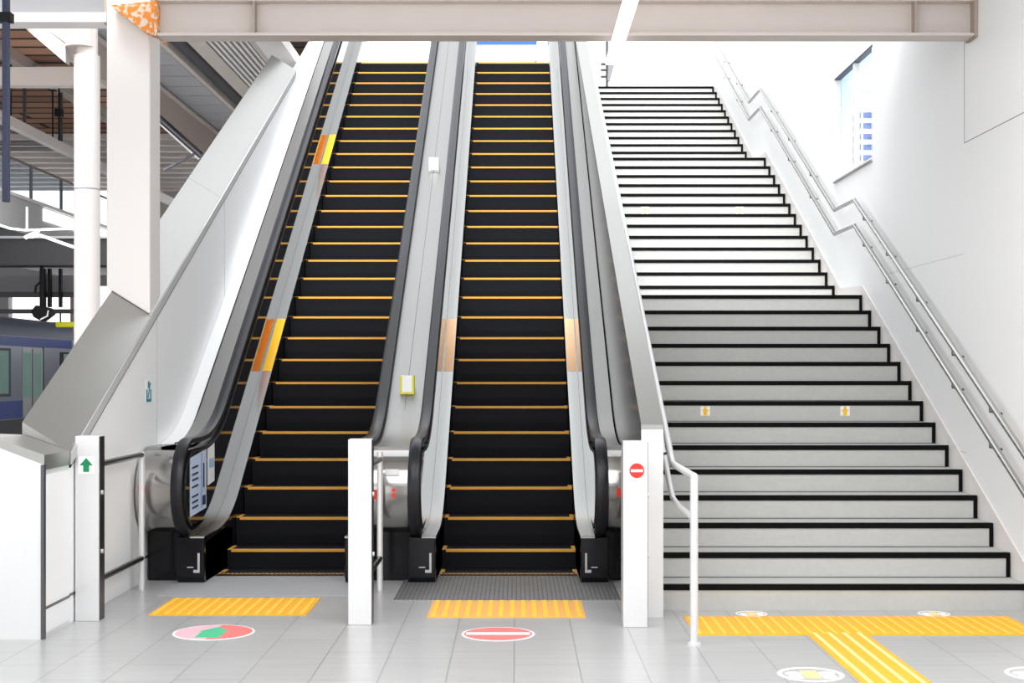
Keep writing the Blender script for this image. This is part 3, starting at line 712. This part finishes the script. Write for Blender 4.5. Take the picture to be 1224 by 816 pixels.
for y, r in ((171, .05), (178, .035)):
    a = at(5, y, 25); b_ = at(68, y, 25); MB().tube([(a[0] - 3, 25, a[2]), (b_[0], 25, b_[2])], r, 8).build('pipe_run', M['grey_mid'], pp, True)

# soffits of the upper concourse
sf = thing('concourse_soffit', (-4.6, 16, 5.5), 'grey panelled soffit with a dark edge duct above the platforms', 'soffit')
for k in range(12):
    d = 15.3 + k * .66
    MB().box(-5.0, -4.36, d, d + .632, 5.5, 5.54).build('panel', M['soffit'], sf)
    MB().box(-4.35, -4.28, d, d + .65, 5.5, 5.66).build('fascia', M['beige'], sf)
MB().box(-5.0, -3.0, 15.3, 23.2, 5.72, 5.80).build('upper_panel', M['grey_dark'], sf)
MB().tube([(-4.16, 15.3, 5.62), (-4.16, 23.2, 5.62)], .10, 16).build('duct', M['grey_dark'], sf, True)
MB().box(-5.02, -4.94, 14.5, 23.4, 5.0, 5.42).build('girder', M['brown'], sf)
MB().box(-5.03, -4.90, 14.5, 23.4, 5.42, 5.46).build('girder_flange', M['beige'], sf)
lv = thing('louvre_panel', (-3.4, 16, 5.5), 'louvred ceiling panel of pale slats above the parapet cap', 'louvre')
MB().box(-3.98, -3.76, 15.2, 22.5, 5.5, 5.60).build('frame', M['beige'], lv)
MB().box(-3.22, -3.14, 15.2, 22.5, 5.48, 5.58).build('frame', M['beige'], lv)
for k in range(7):
    x = -3.73 + k * .074
    MB().box(x, x + .034, 15.2, 22.5, 5.5, 5.54).build('slat', M['white_paint'], lv)
MB().box(-3.76, -3.22, 15.2, 22.5, 5.60, 5.63).build('backing', M['black'], lv)
MB().box(-3.13, -2.81, 15.2, 31, 5.46, 5.60).build('edge_panel', M['white_paint'], lv)
tb = thing('tube_brace', at(190, 142, 18), 'dark steel tube brace with a white edge below the grey soffit', 'brace')
a = at(180, 132, 18); b_ = at(241, 186, 18)
MB().tube([a, b_], .045, 12).build('tube', M['steel_dark'], tb, True)
a = at(180, 137, 18.2); b_ = at(238, 190, 18.2); MB().tube([a, b_], .02, 8).build('edge_rod', M['white_paint'], tb, True)
a = at(196, 204, 18); b_ = at(232, 184, 18); MB().tube([a, b_], .018, 8).build('stay', M['steel_dark'], tb, True)

# raised walkway along the platforms
wk = thing('raised_walkway', (-9, 26, 4.0), 'grey raised walkway with glass railing above the train', 'walkway')
MB().box(-12, -9, 17, 36, 4.05, 4.70).build('deck_side', M['grey_light'], wk)
MB().box(-9.0, -8.96, 17, 36, 4.66, 4.72).build('edge_strip', M['white_paint'], wk)
MB().box(-9.02, -8.97, 26.2, 36, 4.40, 4.62).build('light_strip', M['lamp'], wk)
for d in (24, 25.7, 27.4, 29.1, 30.8): MB().box(-9.08, -9.03, d, d + .04, 4.7, 5.35).build('rail_post', M['grey_mid'], wk)
MB().tube([(-9.05, 17, 5.35), (-9.05, 36, 5.35)], .025, 8).build('top_rail', M['grey_mid'], wk)
MB().box(-9.06, -9.05, 24, 36, 4.75, 5.3).build('glass', M['clear'], wk)
db = thing('platform_beam', (-9, 24, 3.3), 'broad dark beam under the raised walkway', 'beam')
MB().box(-14, -3.1, 24, 24.6, 3.38, 3.86).build('beam_body', M['grey_dark'], db)
MB().box(-14, -3.1, 23.95, 24.0, 3.84, 3.88).build('edge', M['grey_light'], db)
# curved tube lamps
def px_tube(pts, D, r, name, label):
    tag(MB().tube([at(x, y, D) for x, y in pts], r, 8).build(name, M['lamp'], smooth=True), label, 'lamp', 'white tube lamps over the platform')
px_tube([(-30, 262), (0, 269), (12, 273), (30, 275), (60, 274), (88, 273)], 22, .018, 'tube_lamp', 'white tube lamp bending level above the platform, topmost of three')
px_tube([(46, 275), (44, 278), (36, 281), (30, 284)], 21.5, .030, 'tube_lamp', 'short fat white tube lamp hooked below the level one')
px_tube([(36, 283), (48, 281), (62, 286), (76, 291), (88, 295)], 22.3, .024, 'tube_lamp', 'white tube lamp sloping down towards the round column')
lw = MB().tube([at(32, 247, 22), at(32, 273, 22)], .02, 8).build('lamp_hanger', M['white_paint']); tag(lw, 'thin white hanger above the tube lamps', 'hanger')

# back wall of the platform hall
wb = MB().box(-22, -3.1, 38, 38.3, 0, 2.9).box(-22, -14.0, 38, 38.3, 2.9, 3.9).box(-12.3, -11.9, 38, 38.3, 2.9, 3.9).box(-22, -3.1, 38, 38.3, 3.9, 5.4)
wbo = tag(wb.build('wall_far', M['grey_mid'], origin=(-12, 38, 0)), 'grey far wall of the platform hall with bright openings', kind='structure')
MB().box(-10.3, -3.1, 37.9, 38, 3.9, 6.6).build('upper_wall', M['grey_light'], wbo)
wsd = tag(MB().box(-20.2, -20, 8, 38, 0, 6.6).build('wall_platform', M['grey_mid']), 'far side wall of the platform hall', kind='structure')
# clutter over the train: posts and cross pipe
gp = thing('platform_gantry', (-8.4, 24.8, 2.6), 'dark gantry of posts and cross rails above the train', 'gantry')
for px, wd in ((51, .05), (59, .03), (72, .025)):
    a = at(px, 318, 24.8); c_ = at(px, 367, 24.8); MB().box(a[0] - wd, a[0] + wd, 24.78, 24.86, c_[2], 3.38).build('post', M['black'], gp)
for y, h in ((352, .05), (372, .04)):
    a = at(-60, y, 24.9); c_ = at(92, y, 24.9); MB().box(a[0], c_[0], 24.87, 24.93, a[2] - h, a[2] + h).build('cross_rail', M['grey_dark'], gp)
a = at(-60, 330, 25.2); c_ = at(90, 352, 25.2)
MB().box(a[0], c_[0], 25.2, 25.3, c_[2], a[2]).build('panel', M['grey_mid'], gp)
# box lamp / speaker hung under the gantry
sk_ = thing('box_speaker', at(51, 374, 24.25), 'tilted black box speaker hanging above the train roof', 'speaker')
q = [at(40, 372, 24.25), at(46, 365, 24.25), at(60, 368, 24.25), at(64, 375, 24.25), at(52, 384, 24.25), at(43, 379, 24.25)]
MB().prism_y([(c_[0], c_[2]) for c_ in q], 24.1, 24.4).build('case', M['black'], sk_, bevel=.015)
q = [at(48, 381, 24.09), at(56, 377, 24.09), at(57, 371, 24.09), at(58.2, 371, 24.09), at(57.2, 378, 24.09), at(48.5, 382.5, 24.09)]
MB().prism_y([(c_[0], c_[2]) for c_ in q], 24.08, 24.11).build('face_edge', M['white'], sk_)
MB().tube([at(50, 312, 24.25), at(50, 366, 24.25)], .03, 8).build('bracket', M['black'], sk_)
MB().tube([at(42, 350, 24.25), at(43, 342, 24.25), at(47, 338, 24.25), at(50, 340, 24.25)], .022, 8).build('cable', M['black'], sk_)
yb = thing('yellow_marker', at(78, 388, 24.8), 'yellow marker bar above the train beside the round column', 'marker')
a = at(66, 391, 24.8); b_ = at(92, 384.5, 24.8)
MB().box(a[0], b_[0], 24.8, 24.95, a[2], b_[2]).build('bar', M['sign_yellow'], yb, bevel=.02)
for x in (a[0] + .06, b_[0] - .06): MB().box(x - .012, x + .012, 24.89, 24.92, b_[2], at(0, 371, 24.9)[2]).build('hanger', M['grey_dark'], yb)

# train
tn = thing('train', (-11.4, 25, 0), 'silver commuter train with blue bands standing at the platform', 'train')
TX = -10.0
sec = [(-12.8, .0), (TX, .0), (TX, 2.24), (TX - .03, 2.40), (TX - .12, 2.53), (TX - .4, 2.62), (-12.4, 2.62), (-12.7, 2.5), (-12.8, 2.2)]
MB().prism_y(sec, 14, 31.2).build('body', M['train_body'], tn, True)
MB().prism_y([(TX + .004, 2.24), (TX - .026, 2.41), (TX - .12, 2.545), (TX - .4, 2.64), (-12.4, 2.64), (-12.4, 2.5), (TX - .2, 2.3)], 14, 31.2).build('roof', M['train_roof'], tn, True)
MB().box(TX - .02, TX + .006, 14, 31.0, 2.04, 2.23).build('upper_band', M['train_blue'], tn)
MB().box(TX - .02, TX + .006, 14, 27.9, .60, .95).build('lower_band', M['train_blue'], tn)
MB().box(TX - .02, TX + .008, 14, 31.2, .0, .58).build('underframe', M['grey_dark'], tn)
wn_ = MB().box(TX - .02, TX + .010, 24.9, 27.25, 1.04, 1.99).build('window_frame', M['grey_dark'], tn)
MB().box(TX - .01, TX + .014, 24.9, 27.12, 1.10, 1.94).build('window_pane', M['window_glass_green'], wn_)
dr = MB().box(TX - .02, TX + .008, 27.92, 29.12, .6, 2.02).build('door', M['steel_soft'], tn)
MB().box(TX - .01, TX + .012, 27.98, 28.38, 1.0, 1.92).box(TX - .01, TX + .012, 28.56, 28.98, 1.0, 1.92).build('door_pane', M['window_glass_green'], dr)
MB().box(TX, TX + .012, 28.45, 28.48, .62, 2.0).box(TX, TX + .012, 29.10, 29.15, .6, 2.04).build('door_edge', M['black'], dr)
wn_ = MB().box(TX - .02, TX + .010, 30.2, 30.9, 1.1, 1.96).build('window_frame', M['black'], tn)
MB().box(TX - .01, TX + .014, 30.42, 30.75, 1.15, 1.92).build('window_pane', M['window_glass_green'], wn_)

# ------------------------------------------------------------------ light
wd = bpy.data.worlds.new('World'); S.world = wd; wd.use_nodes = True
N = wd.node_tree.nodes; L = wd.node_tree.links
bg = N['Background']
tc = N.new('ShaderNodeTexCoord'); sep = N.new('ShaderNodeSeparateXYZ'); cr = N.new('ShaderNodeValToRGB')
cr.color_ramp.elements[0].position = 0.0; cr.color_ramp.elements[0].color = (1.0, 1.0, 1.0, 1)
cr.color_ramp.elements[1].position = 1.0; cr.color_ramp.elements[1].color = (0.90, 0.95, 1.0, 1)
L.new(tc.outputs['Generated'], sep.inputs[0]); L.new(sep.outputs['Z'], cr.inputs['Fac']); L.new(cr.outputs['Color'], bg.inputs['Color'])
bg.inputs['Strength'].default_value = 1.25

def area(name, loc, size, power, rot=(0, 0, 0), col=(1, 1, 1)):
    l = bpy.data.lights.new(name, 'AREA'); l.shape = 'RECTANGLE'; l.size, l.size_y = size; l.energy = power; l.color = col
    o = bpy.data.objects.new(name, l); COL.objects.link(o); o.location = loc; o.rotation_euler = rot
    return o
area('hall_fill', (-1.5, 4.6, 4.55), (3, 6), 130)  # added area lights without fittings, filling the hall under the ceiling
area('hall_fill', (1.8, 4.6, 4.55), (2, 6), 105)
area('platform_fill', (-6.5, 20, 5.2), (3, 8), 170)  # added area light without a fitting, brightens the platform hall
sl = bpy.data.lights.new('sun', 'SUN'); sl.energy = 3.3; sl.angle = math.radians(28)
so_ = bpy.data.objects.new('sun', sl); COL.objects.link(so_); so_.rotation_euler = (math.radians(34), math.radians(-6), 0); so_.location = (0, 0, 20)

# ------------------------------------------------------------------ camera
cam = bpy.data.cameras.new('camera'); co = bpy.data.objects.new('camera', cam); COL.objects.link(co)
co.location = (0, 0, H); co.rotation_euler = (math.pi / 2, 0, 0)
cam.sensor_fit = 'HORIZONTAL'; cam.sensor_width = 36; cam.lens = 36 * F / 1224
cam.shift_x = (612 - X0) / 1224; cam.shift_y = (Y0 - 408) / 1224
cam.clip_end = 300
S.camera = co
S.view_settings.view_transform = 'Standard'; S.view_settings.look = 'None'
S.view_settings.gamma = 1; S.view_settings.use_curve_mapping = False
S.view_settings.exposure = 0.68
